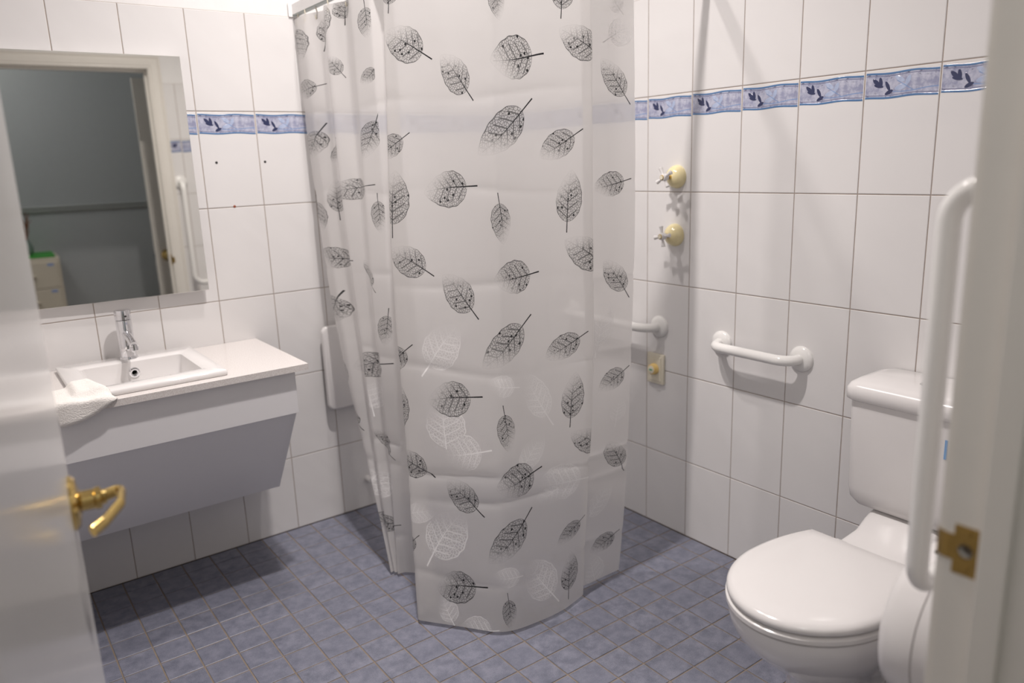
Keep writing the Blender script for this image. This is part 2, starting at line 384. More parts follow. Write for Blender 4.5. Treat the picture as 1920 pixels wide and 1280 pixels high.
TM = {}
def tile_mesh(x0, x1, z0, z1, kind):
    """wall tile facing -y, local origin at the full tile's centre; front at y = 0"""
    key = (round(x0, 4), round(x1, 4), round(z0, 4), round(z1, 4), kind)
    if key in TM: return TM[key]
    me = bpy.data.meshes.new('tile'); c = .0016
    r = lambda i, y: [(x0+i, y, z0+i), (x1-i, y, z0+i), (x1-i, y, z1-i), (x0+i, y, z1-i)]
    v = r(0, .0045) + r(0, .0008) + r(c, 0)
    f = [(8, 9, 10, 11)] + [(a, (a+1) % 4, 4+(a+1) % 4, 4+a) for a in range(4)] + [(4+a, 4+(a+1) % 4, 8+(a+1) % 4, 8+a) for a in range(4)]
    me.from_pydata(v, [], f); me.update(); me.materials.append(MAT['tile_border' if kind == 'border' else 'tile'])
    TM[key] = me; return me
def tile_wall(parent, s0, s1, line, toworld, rotz, zmax=99):
    """s runs along the wall to the viewer's right, grout lines at line + k*TW"""
    k0 = math.floor((s0-line)/TW)-1; k = k0; g = .0014
    while line+k*TW < s1:
        a, b = line+k*TW, line+(k+1)*TW; k += 1
        a2, b2 = max(a, s0), min(b, s1)
        if b2-a2 < .012: continue
        for i in range(6):
            z0, z1 = ZROWS[i], ZROWS[i+1]
            zf = z1-TH; zc = (zf+z1)/2; sc = (a+b)/2
            me = tile_mesh(a2-sc+(g if a2 == a else 0), b2-sc-(g if b2 == b else 0), z0-zc+(g if i else .002), z1-zc-g, 'border' if i == 4 else 'plain')
            o = bpy.data.objects.new('border_tile' if i == 4 else 'tile', me); COL.objects.link(o); o.parent = parent
            o.location = Vector(toworld(sc))+Vector((0, 0, zc))-wloc(parent)
            o.rotation_euler = (0, 0, rotz)
tile_wall(wb, XL, 0, -.9206, lambda s: (s, 0, 0), 0)
tile_wall(wr, 0, -YC, .8404, lambda s: (0, -s, 0), -math.pi/2)
tile_wall(wl, YC, 0, -1.0, lambda s: (XL, s, 0), math.pi/2)
tile_wall(wf, 0, .985, .92-4*TW, lambda s: (-s, YC, 0), math.pi)

# floor tiles: 0.1 m pitch; the 300 that show largest are parts, the rest one piece
FXL, FYL = -.075, -.978
def floor_cells():
    xs = sorted([XL, 0]+[FXL-.1*i for i in range(-1, 24) if XL+.004 < FXL-.1*i < -.004]); ys = sorted([YC, 0]+[FYL+.1*j for j in range(-20, 20) if YC+.004 < FYL+.1*j < -.004])
    for a, b in zip(xs, xs[1:]):
        for c, d in zip(ys, ys[1:]): yield a, b, c, d
def visible_size(x, y):
    d = Vector((x, y, 0))-CAM; z = d.dot(fw)
    if z < .1: return -1
    u = 960+1438*d.dot(rt)/z; v = 640-1438*d.dot(up)/z
    if not (-60 < u < 1980 and -60 < v < 1360): return -z
    return 1/z
cells = sorted(floor_cells(), key=lambda c: -visible_size((c[0]+c[1])/2, (c[2]+c[3])/2))
FM = {}
def floor_tile_geo(w_, d_):
    g = .0021; c = .0013; x, y = w_/2-g, d_/2-g
    r = lambda i, z: [(-x+i, -y+i, z), (x-i, -y+i, z), (x-i, y-i, z), (-x+i, y-i, z)]
    v = r(0, -.004)+r(0, -.0009)+r(c, 0)
    f = [(8, 9, 10, 11)]+[(a, (a+1) % 4, 4+(a+1) % 4, 4+a) for a in range(4)]+[(4+a, 4+(a+1) % 4, 8+(a+1) % 4, 8+a) for a in range(4)]
    return v, f
SV, SF = [], []
for i, (a, b, c, d) in enumerate(cells):
    k = (round(b-a, 4), round(d-c, 4)); v, f = floor_tile_geo(*k)
    if i < 300:
        if k not in FM:
            me = bpy.data.meshes.new('floor_tile'); me.from_pydata(v, [], f); me.update(); me.materials.append(MAT['floor_tile']); FM[k] = me
        o = bpy.data.objects.new('floor_tile', FM[k]); COL.objects.link(o); o.parent = fl; o.location = Vector(((a+b)/2, (c+d)/2, random.uniform(-.0003, .0003)))-wloc(fl)
    else:
        n0 = len(SV); SV += [(p[0]+(a+b)/2, p[1]+(c+d)/2, p[2]) for p in v]; SF += [tuple(q+n0 for q in ff) for ff in f]
if SV:
    me = bpy.data.meshes.new('far_floor_tiles'); me.from_pydata([tuple(Vector(p)-wloc(fl)) for p in SV], [], SF); me.update(); me.materials.append(MAT['floor_tile'])
    o = bpy.data.objects.new('floor_tiling', me); COL.objects.link(o); o.parent = fl; o['kind'] = 'stuff'

# ------------------------------------------------------------------ hall behind the doorway (seen in the mirror)
HX0, HX1, HY = -2.9, -.16, -4.20
structure('floor', boxes((HX0, HX1, HY, YC-.115, -.06, 0), (OPX0, OPX1, YC-.115, YC, -.06, 0)), 'hall_floor', 'brown hall floor outside the doorway', 'floor')
structure('ceiling', boxes((HX0-.1, HX1+.1, HY-.1, YC-.1, 2.85, 2.93)), 'ceiling', 'white hall ceiling', 'ceiling')
wh = structure('wall_hall', boxes((HX0-.1, HX1+.1, HY-.1, HY, 0, 2.85)), 'hall_wall', 'blue grey hall wall with a dado rail', 'wall')
obj('dado_rail', loft([[(x, HY, 1.15), (x, HY+.012, 1.152), (x, HY+.02, 1.166), (x, HY+.012, 1.178), (x, HY+.024, 1.188), (x, HY+.024, 1.198), (x, HY, 1.20)] for x in (HX0, HX1)]), 'hall_rail', wh)
structure('wall_hall_side', boxes((HX1, HX1+.1, HY, YC-.115, 0, 2.85)), 'hall_wall', 'blue grey side wall that carries the hall door', 'wall')
structure('wall_hall_end', boxes((HX0-.1, HX0, HY, YC-.115, 0, 2.85)), 'hall_wall', 'blue grey end wall of the hall', 'wall')
structure('wall_hall_doorway', boxes((OPX1+.02, HX1, YC-.119, YC-.115, 0, 2.85), (HX0, OPX0-.02, YC-.119, YC-.115, 0, 2.85), (OPX0-.02, OPX1+.02, YC-.119, YC-.115, OPZ+.02, 2.85)), 'hall_wall', 'hall face of the wall around the doorway', 'wall')

# ------------------------------------------------------------------ door frame, doors
tr = thing('trim_1', (OPX1, YC, 0), 'cream painted door frame with a brass strike plate', 'door frame', kind='structure')
jamb_r = obj('jamb', boxes((OPX1, OPX1+.02, YC-.12, YC, 0, OPZ+.02)), 'trim_paint', tr)
obj('jamb', boxes((OPX0-.02, OPX0, YC-.12, YC, 0, OPZ+.02)), 'trim_paint', tr)
obj('head', boxes((OPX0, OPX1, YC-.12, YC, OPZ, OPZ+.02)), 'trim_paint', tr)
obj('door_stop', rbox(OPX1-.012, OPX1+.002, YC-.082, YC-.046, 0, OPZ, .002), 'trim_paint', tr)
obj('door_stop', rbox(OPX0-.002, OPX0+.012, YC-.082, YC-.046, 0, OPZ, .002), 'trim_paint', tr)
obj('door_stop', rbox(OPX0+.012, OPX1-.012, YC-.082, YC-.046, OPZ-.012, OPZ+.002, .002), 'trim_paint', tr)
ARCH = [(0, 0), (0, .010), (.006, .013), (.012, .011), (.018, .015), (.040, .018), (.052, .018), (.058, .013), (.064, .018), (.070, .018), (.070, 0)]   # (across, out)
def architrave(pts_in, dirs):                               # one leg, mitred
    return loft([[Vector(p)+Vector(dv)*a+Vector((0, b, 0)) for a, b in ARCH] for p, dv in zip(pts_in, dirs)])
q = .004; xr, xl_, zt = OPX1+q, OPX0-q, OPZ+q
obj('architrave', architrave([(xr, YC, 0), (xr, YC, zt)], [(1, 0, 0), (1, 0, 1)]), 'trim_paint', tr)
obj('architrave', architrave([(xl_, YC, 0), (xl_, YC, zt)], [(-1, 0, 0), (-1, 0, 1)]), 'trim_paint', tr)
obj('architrave', architrave([(xl_, YC, zt), (xr, YC, zt)], [(-1, 0, 1), (1, 0, 1)]), 'trim_paint', tr)
# strike plate let into the jamb, its lip bent round the room edge
bm = bmesh.new(); sx = OPX1-.0015
box(bm, sx, OPX1+.001, YC-.046, YC-.012, .848, .918)
lip = [(YC-.013, 0), (YC-.004, -.0005), (YC+.004, .001), (YC+.011, .006), (YC+.014, .011)]
sp = obj('strike_plate', bm, 'dull_brass', tr, label='worn brass strike plate with a curved lip')
carve(sp, lathe([(.010, -.01), (.010, .02)], (sx, YC-.027, .883), (1, 0, 0), 24)); obj('lip', loft([[(sx+o_, y_, .866), (sx+o_+.0018, y_, .866), (sx+o_+.0018, y_, .902), (sx+o_, y_, .902)] for y_, o_ in lip]), 'dull_brass', sp); carve(jamb_r, lathe([(.011, -.01), (.011, .03)], (OPX1, YC-.027, .883), (1, 0, 0), 24))
for zz in (.857, .909): obj('screw', lathe([(.0045, 0), (.0045, .0008), (.003, .0012)], (sx, YC-.029, zz), (-1, 0, 0), 14), 'dull_brass', sp)

def oriented(bm, origin, xdir):
    """map local x (along leaf), y (leaf normal, to the room), z to world"""
    xd = Vector((xdir[0], xdir[1], 0)).normalized(); nd = Vector((xd.y, -xd.x, 0))
    for v in bm.verts: v.co = Vector(origin)+xd*v.co.x+nd*v.co.y+Vector((0, 0, v.co.z))
    return bm
HING = (-2.106, -2.388, 0); EDGE = (-1.980, -1.378, 0)
xdir = (EDGE[0]-HING[0], EDGE[1]-HING[1]); LEN = math.hypot(*xdir)
door = thing('door_1', HING, 'grey white painted door standing open with a brass lever', 'door', kind='structure')
obj('leaf', oriented(rbox(0, LEN, -.038, 0, .008, OPZ-.005, .002), HING, xdir), 'paint_gloss', door, label='glossy grey white door leaf')
def lever(sgn, y0):
    cx, cz = LEN-.062, .885
    rose = lathe([(.046, 0), (.046, .004), (.040, .010), (.022, .013), (.017, .016), (.017, .034), (.019, .036), (.019, .044), (.013, .046), (.012, .052)], (cx, y0, cz), (0, sgn, 0), 28)
    h = obj('lever_handle', oriented(rose, HING, xdir), 'brass', door, smooth=35, label='polished brass lever handle')
    pts = fillet([(cx, y0+sgn*.045, cz), (cx, y0+sgn*.078, cz+.008), (cx-.055, y0+sgn*.072, cz+.004), (cx-.10, y0+sgn*.046, cz-.004), (cx-.118, y0+sgn*.028, cz-.008)], .012, 6)
    bm2 = bmesh.new(); n = len(pts); tube(bm2, pts, [.0105-.001*math.sin(3*k/n) for k in range(n)], 14, flat=(1.0, .62))
    obj('lever_arm', oriented(bm2, HING, xdir), 'brass', h, smooth=50)
lever(1, 0); lever(-1, -.038)
obj('latch_face', oriented(rbox(LEN-.001, LEN+.001, -.030, -.008, .855, .915, .0005), HING, xdir), 'dull_brass', door)
for zz in (.25, 1.75): obj('hinge', oriented(boxes((-.006, .0, -.012, .003, zz, zz+.09)), HING, xdir), 'dull_brass', door)

d2 = thing('door_2', (-.17, -3.0, 0), 'white hall door with a round brass knob, seen in the mirror', 'door', kind='structure')
obj('leaf', rbox(-1.062, -.165, -3.036, -3.0, .008, 2.035, .002), 'trim_paint', d2)
k = obj('door_knob', lathe([(.042, 0), (.040, .006), (.014, .010), (.012, .028), (.024, .034), (.033, .046), (.034, .056), (.027, .068), (.008, .072), (0, .072)], (-.985, -3.0, .862), (0, 1, 0), 28), 'brass', d2, smooth=40, label='round polished brass door knob')
obj('latch', boxes((-1.074, -1.060, -3.022, -3.010, .855, .870), (-1.0635, -1.060, -3.028, -3.006, .835, .89)), 'chrome', d2)

# ------------------------------------------------------------------ curtain, rail, hooks
# hanging line of the curtain: (top x, top y, hem x, hem y, printed panel starts here?)
CT=[(-.950,-.018,-.997,-.571,1),(-.962,-.13,-1.012,-.575,1),(-.925,-.22,-.985,-.578,1),(-.962,-.31,-1.000,-.582,1),(-.925,-.40,-.975,-.588,1),
    (-.962,-.51,-.995,-.600,1),(-.948,-.61,-.965,-.608,0),(-.900,-.62,-.905,-.690,0),(-.900,-.68,-.975,-.860,0),(-.945,-.685,-1.081,-.882,1),
    (-.865,-.868,-1.020,-.977,1),(-.785,-1.005,-.912,-1.130,1),(-.66,-1.058,-.700,-1.142,1),(-.508,-1.115,-.566,-1.116,0),(-.53,-1.07,-.575,-1.075,0),(-.485,-1.082,-.545,-1.082,1),(-.337,-1.105,-.374,-1.074,1)]
ZT,ZB=1.930,.012
def curtain(ns=380,nz=200):
    c=np.array([r[:4] for r in CT]); ok=np.array([r[4] for r in CT])
    lt=np.hypot(*np.diff(c[:,:2],axis=0).T); lb=np.hypot(*np.diff(c[:,2:],axis=0).T)
    seg=np.maximum(np.maximum(lt,lb),.012); cu=np.concatenate([[0],np.cumsum(seg)])
    u=np.linspace(0,cu[-1],ns)
    pts=np.stack([np.interp(u,cu,c[:,k]) for k in range(4)],1)
    def soft(q,k):
        ker=np.hanning(k+2)[1:-1]; ker/=ker.sum()
        return np.convolve(np.concatenate([np.repeat(q[:1],k//2),q,np.repeat(q[-1:],k//2)]),ker,'valid')
    pts=np.stack([soft(pts[:,0],11),soft(pts[:,1],11),soft(pts[:,2],25),soft(pts[:,3],25)],1)
    wf=np.clip((u-cu[9]-.03)/.06,0,1)*np.clip((cu[12]+.06-u)/.06,0,1)
    for j in (2,3): pts[:,j]=pts[:,j]*(1-wf)+soft(pts[:,j],45)*wf
    si=np.clip(np.searchsorted(cu,u,side='right')-1,0,len(seg)-1)
    z=np.linspace(ZT,ZB,nz); w=((ZT-z)/(ZT-ZB))
    p=2.0+.8*np.clip((u-cu[11])/(cu[-1]-cu[11]),0,1)     # the free ends swing out low down
    W=w[:,None]**p[None,:]
    X=pts[None,:,0]*(1-W)+pts[None,:,2]*W; Y=pts[None,:,1]*(1-W)+pts[None,:,3]*W
    Zg=np.repeat(z[:,None],ns,1)
    bl=np.sin(np.pi*w)[:,None]*np.exp(-((u-cu[9])/.10)**2)[None,:]; X=X-.022*bl; Y=Y+.01*bl
    bl=np.sin(np.pi*w)[:,None]*np.exp(-((u-cu[-1])/.3)**2)[None,:]; X=X+.012*bl
    dx=np.gradient(X,axis=1); dy=np.gradient(Y,axis=1); ln=np.hypot(dx,dy)+1e-9
    nx,ny=dy/ln,-dx/ln                          # outward, to the room
    # packing creases and soft sag
    off=np.zeros_like(X)
    for zc,a in ((1.60,.005),(1.33,.004),(1.06,.005),(.80,.006),(.475,.012),(.40,.008),(.16,.005)):
        off+=a*np.exp(-np.abs(Zg-zc-.012*np.sin(7*u+zc*9)[None,:])/.012)*(.6+.4*np.sin(9*u+20*zc))[None,:]
    off+=.004*np.sin(5.1*Zg+11*u[None,:])*np.clip(1.9-Zg,0,1)
    X=X-nx*off; Y=Y-ny*off
    return u,z,X,Y,Zg,si,ok

def CU():
    c=np.array([r[:4] for r in CT]); lt=np.hypot(*np.diff(c[:,:2],axis=0).T); lb=np.hypot(*np.diff(c[:,2:],axis=0).T)
    return np.concatenate([[0],np.cumsum(np.maximum(np.maximum(lt,lb),.012))])

# printed leaves on the film: stem tip (u, z), leaf tip (u, z), horizontal stretch, width ratio, thinning side, pale?, panel
LEAVES = [
    (1.182, 1.706, 1.02, 1.79, 1.044, 0.655, -1, 0, 1), (1.162, 1.086, 1.014, 1.157, 1.063, 0.655, -1, 0, 1), (1.143, 0.464, 0.963, 0.524, 0.803, 0.655, -1, 0, 1),
    (1.327, 1.584, 1.212, 1.711, 1.039, 0.655, -1, 0, 1), (1.324, 0.962, 1.192, 1.088, 0.994, 0.655, -1, 0, 1), (1.338, 0.366, 1.194, 0.46, 0.945, 0.655, -1, 0, 1),
    (1.623, 1.698, 1.391, 1.686, 0.837, 0.756, 1, 0, 1), (1.575, 1.089, 1.38, 1.075, 0.828, 0.756, 1, 0, 1), (1.564, 0.491, 1.378, 0.45, 0.887, 0.756, 1, 0, 1),
    (1.572, 1.578, 1.337, 1.433, 0.833, 0.521, 1, 0, 1), (1.537, 0.964, 1.335, 0.815, 0.866, 0.521, 1, 0, 1), (1.515, 0.374, 1.351, 0.223, 0.951, 0.521, 1, 0, 1),
    (1.739, 1.493, 1.597, 1.42, 1.103, 0.554, 1, 0, 1), (1.75, 0.893, 1.593, 0.828, 0.993, 0.554, 1, 0, 1), (1.755, 0.289, 1.618, 0.228, 0.714, 0.554, 1, 0, 1),
    (1.328, 1.349, 1.135, 1.328, 0.988, 0.689, -1, 0, 1), (1.332, 0.732, 1.127, 0.7, 0.946, 0.689, -1, 0, 1), (1.344, 0.148, 1.147, 0.118, 0.914, 0.689, -1, 0, 1),
    (1.408, 1.324, 1.424, 1.178, 0.693, 0.47, 1, 0, 1), (1.409, 0.704, 1.428, 0.561, 0.779, 0.47, 1, 0, 1), (1.415, 0.131, 1.425, 0.017, 0.894, 0.47, 1, 0, 1),
    (1.415, 1.9, 1.436, 1.788, 0.629, 0.47, 1, 0, 1), (1.678, 1.194, 1.703, 1.381, 0.862, 0.47, 1, 0, 1), (1.68, 0.591, 1.706, 0.772, 0.828, 0.47, 1, 0, 1),
    (1.656, 0.037, 1.686, 0.185, 0.61, 0.47, 1, 0, 1), (1.675, 1.787, 1.698, 1.945, 0.848, 0.47, 1, 0, 1), (1.816, 1.688, 1.671, 1.766, 1.115, 0.63, -1, 0, 1),
    (1.838, 1.078, 1.673, 1.178, 0.976, 0.63, -1, 0, 1), (1.855, 0.494, 1.686, 0.578, 0.752, 0.63, -1, 0, 1), (2.022, 1.568, 1.904, 1.694, 0.901, 0.554, -1, 0, 2),
    (2.025, 0.975, 1.914, 1.103, 0.819, 0.554, -1, 0, 2), (2.032, 0.382, 1.943, 0.503, 0.65, 0.554, -1, 0, 2), (2.025, 1.344, 1.869, 1.324, 0.876, 0.672, 1, 0, 2),
    (2.035, 0.744, 1.893, 0.686, 0.784, 0.672, 1, 0, 2), (2.027, 0.166, 1.89, 0.127, 0.771, 0.672, 1, 0, 2), (1.024, 1.197, 1.047, 1.396, 0.857, 0.554, 1, 0, 1),
    (0.97, 0.568, 1.017, 0.744, 0.692, 0.554, 1, 0, 1), (0.664, -0.138, 0.672, 0.014, 0.406, 0.554, 1, 0, 0), (1.036, 1.843, 1.057, 1.962, 0.725, 0.554, 1, 0, 1),
    (1.096, 1.502, 0.975, 1.437, 0.997, 0.605, 1, 0, 1), (1.081, 0.87, 0.938, 0.779, 0.792, 0.605, 1, 0, 1), (1.065, 0.274, 0.937, 0.21, 0.554, 0.605, 1, 0, 1),
    (-0.014, 1.924, 0.048, 1.781, 0.26, 0.504, -1, 0, 0), (-0.002, 1.316, 0.043, 1.188, 0.262, 0.504, -1, 0, 0), (-0.089, 0.744, -0.046, 0.633, 0.15, 0.504, -1, 0, 0),
    (0.195, 1.802, 0.303, 1.938, 0.384, 0.521, 1, 0, 0), (0.38, 1.699, 0.285, 1.775, 0.682, 0.63, -1, 0, 0), (0.196, 1.693, -0.047, 1.683, 0.411, 0.798, 1, 0, 0),
    (0.322, 1.094, -0.054, 1.098, 0.307, 0.798, 1, 0, 0), (0.591, 0.188, -0.058, 0.176, 0.15, 0.798, 1, 0, 0), (0.182, 1.563, -0.046, 1.437, 0.313, 0.588, 1, 0, 0),
    (0.165, 0.979, -0.136, 0.843, 0.192, 0.588, 1, 0, 0), (0.303, 1.51, 0.185, 1.427, 0.386, 0.504, 1, 0, 0), (0.645, 1.708, 0.54, 1.662, 0.605, 0.672, 1, 0, 0),
    (0.595, 1.899, 0.595, 1.79, 0.494, 0.504, 1, 0, 0), (0.635, 1.576, 0.507, 1.432, 0.482, 0.504, 1, 0, 0), (0.617, 0.958, 0.568, 0.829, 0.474, 0.504, 1, 0, 0),
    (0.575, 1.356, 0.207, 1.323, 0.334, 0.672, -1, 0, 0), (0.613, 0.775, 0.147, 0.706, 0.297, 0.672, -1, 0, 0), (0.183, 1.23, 0.193, 1.373, 0.416, 0.42, 1, 0, 0),
    (0.586, 1.327, 0.593, 1.201, 0.524, 0.462, 1, 0, 0), (0.542, 1.006, 0.387, 1.101, 0.382, 0.504, -1, 0, 0), (0.581, 0.428, 0.317, 0.512, 0.306, 0.504, -1, 0, 0),
    (0.146, 0.489, -0.136, 0.581, 0.198, 0.504, -1, 0, 0), (0.39, 1.858, 0.426, 1.959, 0.356, 0.588, 1, 0, 0), (1.196, 0.522, 1.193, 0.723, 0.776, 0.76, 1, 1, 1),
    (1.364, 0.566, 1.183, 0.543, 0.956, 0.807, 1, 1, 1), (1.483, 0.749, 1.351, 0.771, 0.906, 0.665, 1, 1, 1), (1.617, 0.616, 1.506, 0.79, 0.881, 0.57, 1, 1, 1),
    (1.454, 0.477, 1.579, 0.596, 0.803, 0.57, 1, 1, 1), (1.775, 0.412, 1.542, 0.442, 0.791, 0.76, 1, 1, 1), (1.737, 0.448, 1.529, 0.381, 0.814, 0.522, 1, 1, 1),
    (1.093, 0.187, 1.263, 0.366, 0.79, 0.76, 1, 1, 1), (0.972, 0.332, 1.145, 0.355, 0.697, 0.617, 1, 1, 1), (1.851, 0.231, 1.971, 0.362, 0.867, 0.522, 1, 1, 2),
    (1.481, 0.172, 1.364, 0.183, 1.017, 0.665, 1, 1, 1), (1.607, 0.046, 1.494, 0.212, 0.925, 0.712, 1, 1, 1), (1.236, 0.001, 1.168, 0.109, 0.787, 0.712, 1, 1, 1),
    (1.385, 0.014, 1.253, 0.009, 1.048, 0.76, 1, 1, 1), (-0.085, 0.24, 0.397, 0.394, 0.15, 0.76, 1, 1, 0), (1.934, -0.018, 1.896, 0.116, 0.776, 0.665, 1, 1, 2),
    (1.876, 0.797, 1.932, 0.97, 0.737, 0.475, 1, 1, 2), (1.105, 0.779, 1.249, 0.939, 0.936, 0.712, 1, 1, 1), (0.331, 0.556, 0.326, 0.695, 0.341, 0.712, 1, 1, 0),
    (1.912, 1.741, 2.049, 1.794, 0.843, 0.76, 1, 1, 2), (1.97, 0.548, 1.999, 0.643, 0.7, 0.665, 1, 1, 2), (2, 1.814, 1.937, 1.884, 0.92, 0.76, 1, 1, 2),
]
def build_curtain():
    u, z, X, Y, Zg, si, ok = curtain(460, 240)
    cu = CU()
    nz, ns = X.shape; V = np.stack([X, Y, Zg], -1).reshape(-1, 3)
    i, j = np.meshgrid(np.arange(nz-1), np.arange(ns-1), indexing='ij')
    a = i*ns+j; F = np.stack([a, a+ns, a+ns+1, a+1], -1).reshape(-1, 4)
    me = bpy.data.meshes.new('shower_curtain'); org = np.array([-.95, -.6, 0.])
    me.vertices.add(len(V)); me.vertices.foreach_set('co', (V-org).astype(np.float32).ravel())
    me.loops.add(F.size); me.loops.foreach_set('vertex_index', F.astype(np.int32).ravel())
    me.polygons.add(len(F)); me.polygons.foreach_set('loop_start', np.arange(0, F.size, 4, dtype=np.int32))
    me.polygons.foreach_set('use_smooth', np.ones(len(F), dtype=bool)); me.update(calc_edges=True)
    uu = np.tile(u, nz); zz = np.repeat(z, ns)
    uvl = me.uv_layers.new(name='film'); uvl.data.foreach_set('uv', np.stack([uu[F], zz[F]], -1).astype(np.float32).ravel())
    fu = uu[F].mean(1); fz = zz[F].mean(1)
    grp = np.full(len(F), -1); grp[fu <= cu[6]] = 0; grp[(fu >= cu[9]) & (fu <= cu[13])] = 1; grp[fu >= cu[15]] = 2
    for tone, nm in ((0, 'leaf_dark'), (1, 'leaf_pale')):
        at = me.attributes.new(nm, 'FLOAT_COLOR', 'CORNER'); data = np.zeros((F.size, 4), np.float32); best = np.full(len(F), 9.)
        for n, (ut, zt_, ua, za, kx, ra, sd, tn, gp) in enumerate(LEAVES):
            if tn != tone: continue
            ax = np.array([(ua-ut)*kx, za-zt_]); L = np.hypot(*ax); ax = ax/L; pr = np.array([-ax[1], ax[0]])
            def loc(uq, zq):
                du = (uq-ut)*kx; dz = zq-zt_; t = (du*ax[0]+dz*ax[1])/L; b = (du*pr[0]+dz*pr[1])/L
                return (t-.2)/.8, b/(.8*ra*.5)
            ca, cb = loc(fu, fz); dist = np.hypot((ca-.45)/.75, cb/1.15)
            msk = (grp == gp) & (dist < 1.0) & (dist < best)
            best[msk] = dist[msk]
            la, lb = loc(uu[F[msk]], zz[F[msk]])
            arr = np.zeros((msk.sum(), 4, 4), np.float32); arr[..., 0] = la; arr[..., 1] = lb; arr[..., 2] = sd*(.15+(n*.377) % .8); arr[..., 3] = 1
            data.reshape(len(F), 4, 4)[msk] = arr
        at.data.foreach_set('color', data.ravel())
    me.materials.append(MAT['curtain'])
    o = bpy.data.objects.new('shower_curtain', me); COL.objects.link(o); o.location = org
    tag(o, 'translucent white shower curtain printed with black and white skeleton leaves', 'shower curtain')
    return u, X, Y
cu_u, cu_X, cu_Y = build_curtain()
# rail: straight from the mirror wall, then a quarter bend to the toilet wall
arcp = [(-.937+.45*(1-math.cos(t)), -.65-.45*math.sin(t)) for t in np.linspace(0, math.pi/2, 19)]
RAIL = [(-.937, -.001), (-.937, -.35)]+arcp+[(-.25, -1.10), (-.001, -1.10)]
def rail_profile(prof):
    rings = []
    for i, (x, y) in enumerate(RAIL):
        a = Vector(RAIL[max(i-1, 0)]); b = Vector(RAIL[min(i+1, len(RAIL)-1)]); t = (b-a).normalized(); nn = Vector((t.y, -t.x))
        rings.append([(x+nn.x*p, y+nn.y*p, zq) for p, zq in prof])
    return loft(rings)
rail = thing('curtain_rail', (-.937, 0, 1.945), 'white shower curtain rail bent around the shower corner', 'curtain rail')
obj('rail_body', rail_profile([(-.012, 1.950), (.012, 1.950), (.012, 1.985), (-.012, 1.985)]), 'rail_white', rail, smooth=30)
obj('runner_channel', rail_profile([(-.009, 1.946), (.009, 1.946), (.009, 1.9505), (-.009, 1.9505)]), 'rail_edge', rail, smooth=30)
obj('end_bracket', rbox(-.962, -.912, -.006, .0, 1.942, 1.992, .002), 'rail_white', rail)
obj('end_bracket', rbox(-.006, .0, -1.125, -1.075, 1.942, 1.992, .002), 'rail_white', rail)
def rail_dist(s):
    acc = 0
    for a, b in zip(RAIL, RAIL[1:]):
        l = math.dist(a, b)
        if acc+l >= s: f = (s-acc)/l; return (a[0]+(b[0]-a[0])*f, a[1]+(b[1]-a[1])*f)
        acc += l
    return RAIL[-1]
hook0 = None
for s in [.045, .12, .19, .31, .43, .54, .66, .78, .90, 1.02, 1.14, 1.26, 1.36]:
    x, y = rail_dist(s)
    d = np.hypot(cu_X[1]-x, cu_Y[1]-y); j = int(np.argmin(d)); x, y = .5*x+.5*float(cu_X[1, j]), .5*y+.5*float(cu_Y[1, j])
    if hook0 is None:
        bm = bmesh.new()
        pts = [(.0, 0, 1.948), (0, 0, 1.940), (.003, .001, 1.932), (.004, .002, 1.922), (.002, .002, 1.912), (-.002, 0, 1.908), (-.005, -.002, 1.913), (-.005, -.003, 1.920)]
        tube(bm, [Vector(p) for p in pts], .0022, 8)
        for v in bm.verts: v.co += Vector((x, y, 0))
        hook0 = obj('curtain_hook', bm, 'cream_plastic', origin=(x, y, 1.948), smooth=True)
        tag(hook0, 'small cream plastic hook hanging the curtain from its rail', 'hook', 'curtain hooks on the rail')
    else:
        c = hook0.copy(); COL.objects.link(c); c.location = (x, y, 1.948)

# ------------------------------------------------------------------ mirror
mr = math.radians(1.36)
def mirror_box(x0, x1, y0, y1, z0, z1, piv=(-1.36, -.029)):
    bm = rbox(x0, x1, y0, y1, z0, z1, .0008, 1); M = Matrix.Rotation(-mr, 4, 'Z')
    for v in bm.verts: v.co = M @ (v.co-Vector((piv[0], piv[1], 0)))+Vector((piv[0], piv[1], 0))
    return bm
mi = thing('wall_mirror', (-1.73, -.02, 1.008), 'frameless rectangular mirror on the tiled wall above the basin', 'mirror')
obj('glass', mirror_box(-2.085, -1.361, -.034, -.029, 1.008, 1.787), 'mirror', mi)
obj('backing', mirror_box(-2.083, -1.363, -.029, -.0145, 1.010, 1.785), 'laminate', mi)

# ------------------------------------------------------------------ vanity, counter, basin, tap, cloth
VX0, VX1, VF = -2.196, -1.246, -.486
va = thing('vanity_cabinet', (-1.72, -.24, .285), 'white wall hung vanity with a sloping front panel under the counter', 'vanity')
obj('fascia', rbox(VX0, VX1, VF, VF+.018, .638, .781, .0015), 'laminate', va)
def prism(poly, x0, x1): return loft([[(x0, y, z) for y, z in poly], [(x1, y, z) for y, z in poly]])
obj('side_panel', prism([(VF+.018, .781), (VF+.018, .640), (-.205, .285), (-.002, .285), (-.002, .781)], VX1-.016, VX1), 'laminate', va)
obj('side_panel', prism([(VF+.018, .781), (VF+.018, .640), (-.205, .285), (-.002, .285), (-.002, .781)], VX0, VX0+.016), 'laminate', va)
nx_, nz_ = .355, .281   # inward normal of the sloping panel (unnormalised)
ln_ = math.hypot(nx_, nz_); ox, oz = .016*nx_/ln_, .016*nz_/ln_
obj('sloping_panel', prism([(VF+.010, .640), (-.208, .287), (-.208+ox, .287+oz), (VF+.010+ox, .640+oz)], VX0+.016, VX1-.0165), 'laminate', va)
obj('bottom_panel', boxes((VX0+.016, VX1-.0165, -.200, -.003, .287, .303)), 'laminate', va)
SX0, SX1, SY0, SY1 = -1.865, -1.448, -.468, -.028
ct = thing('stone_countertop', (-1.70, -.25, .781), 'off white stone countertop over the vanity', 'countertop')
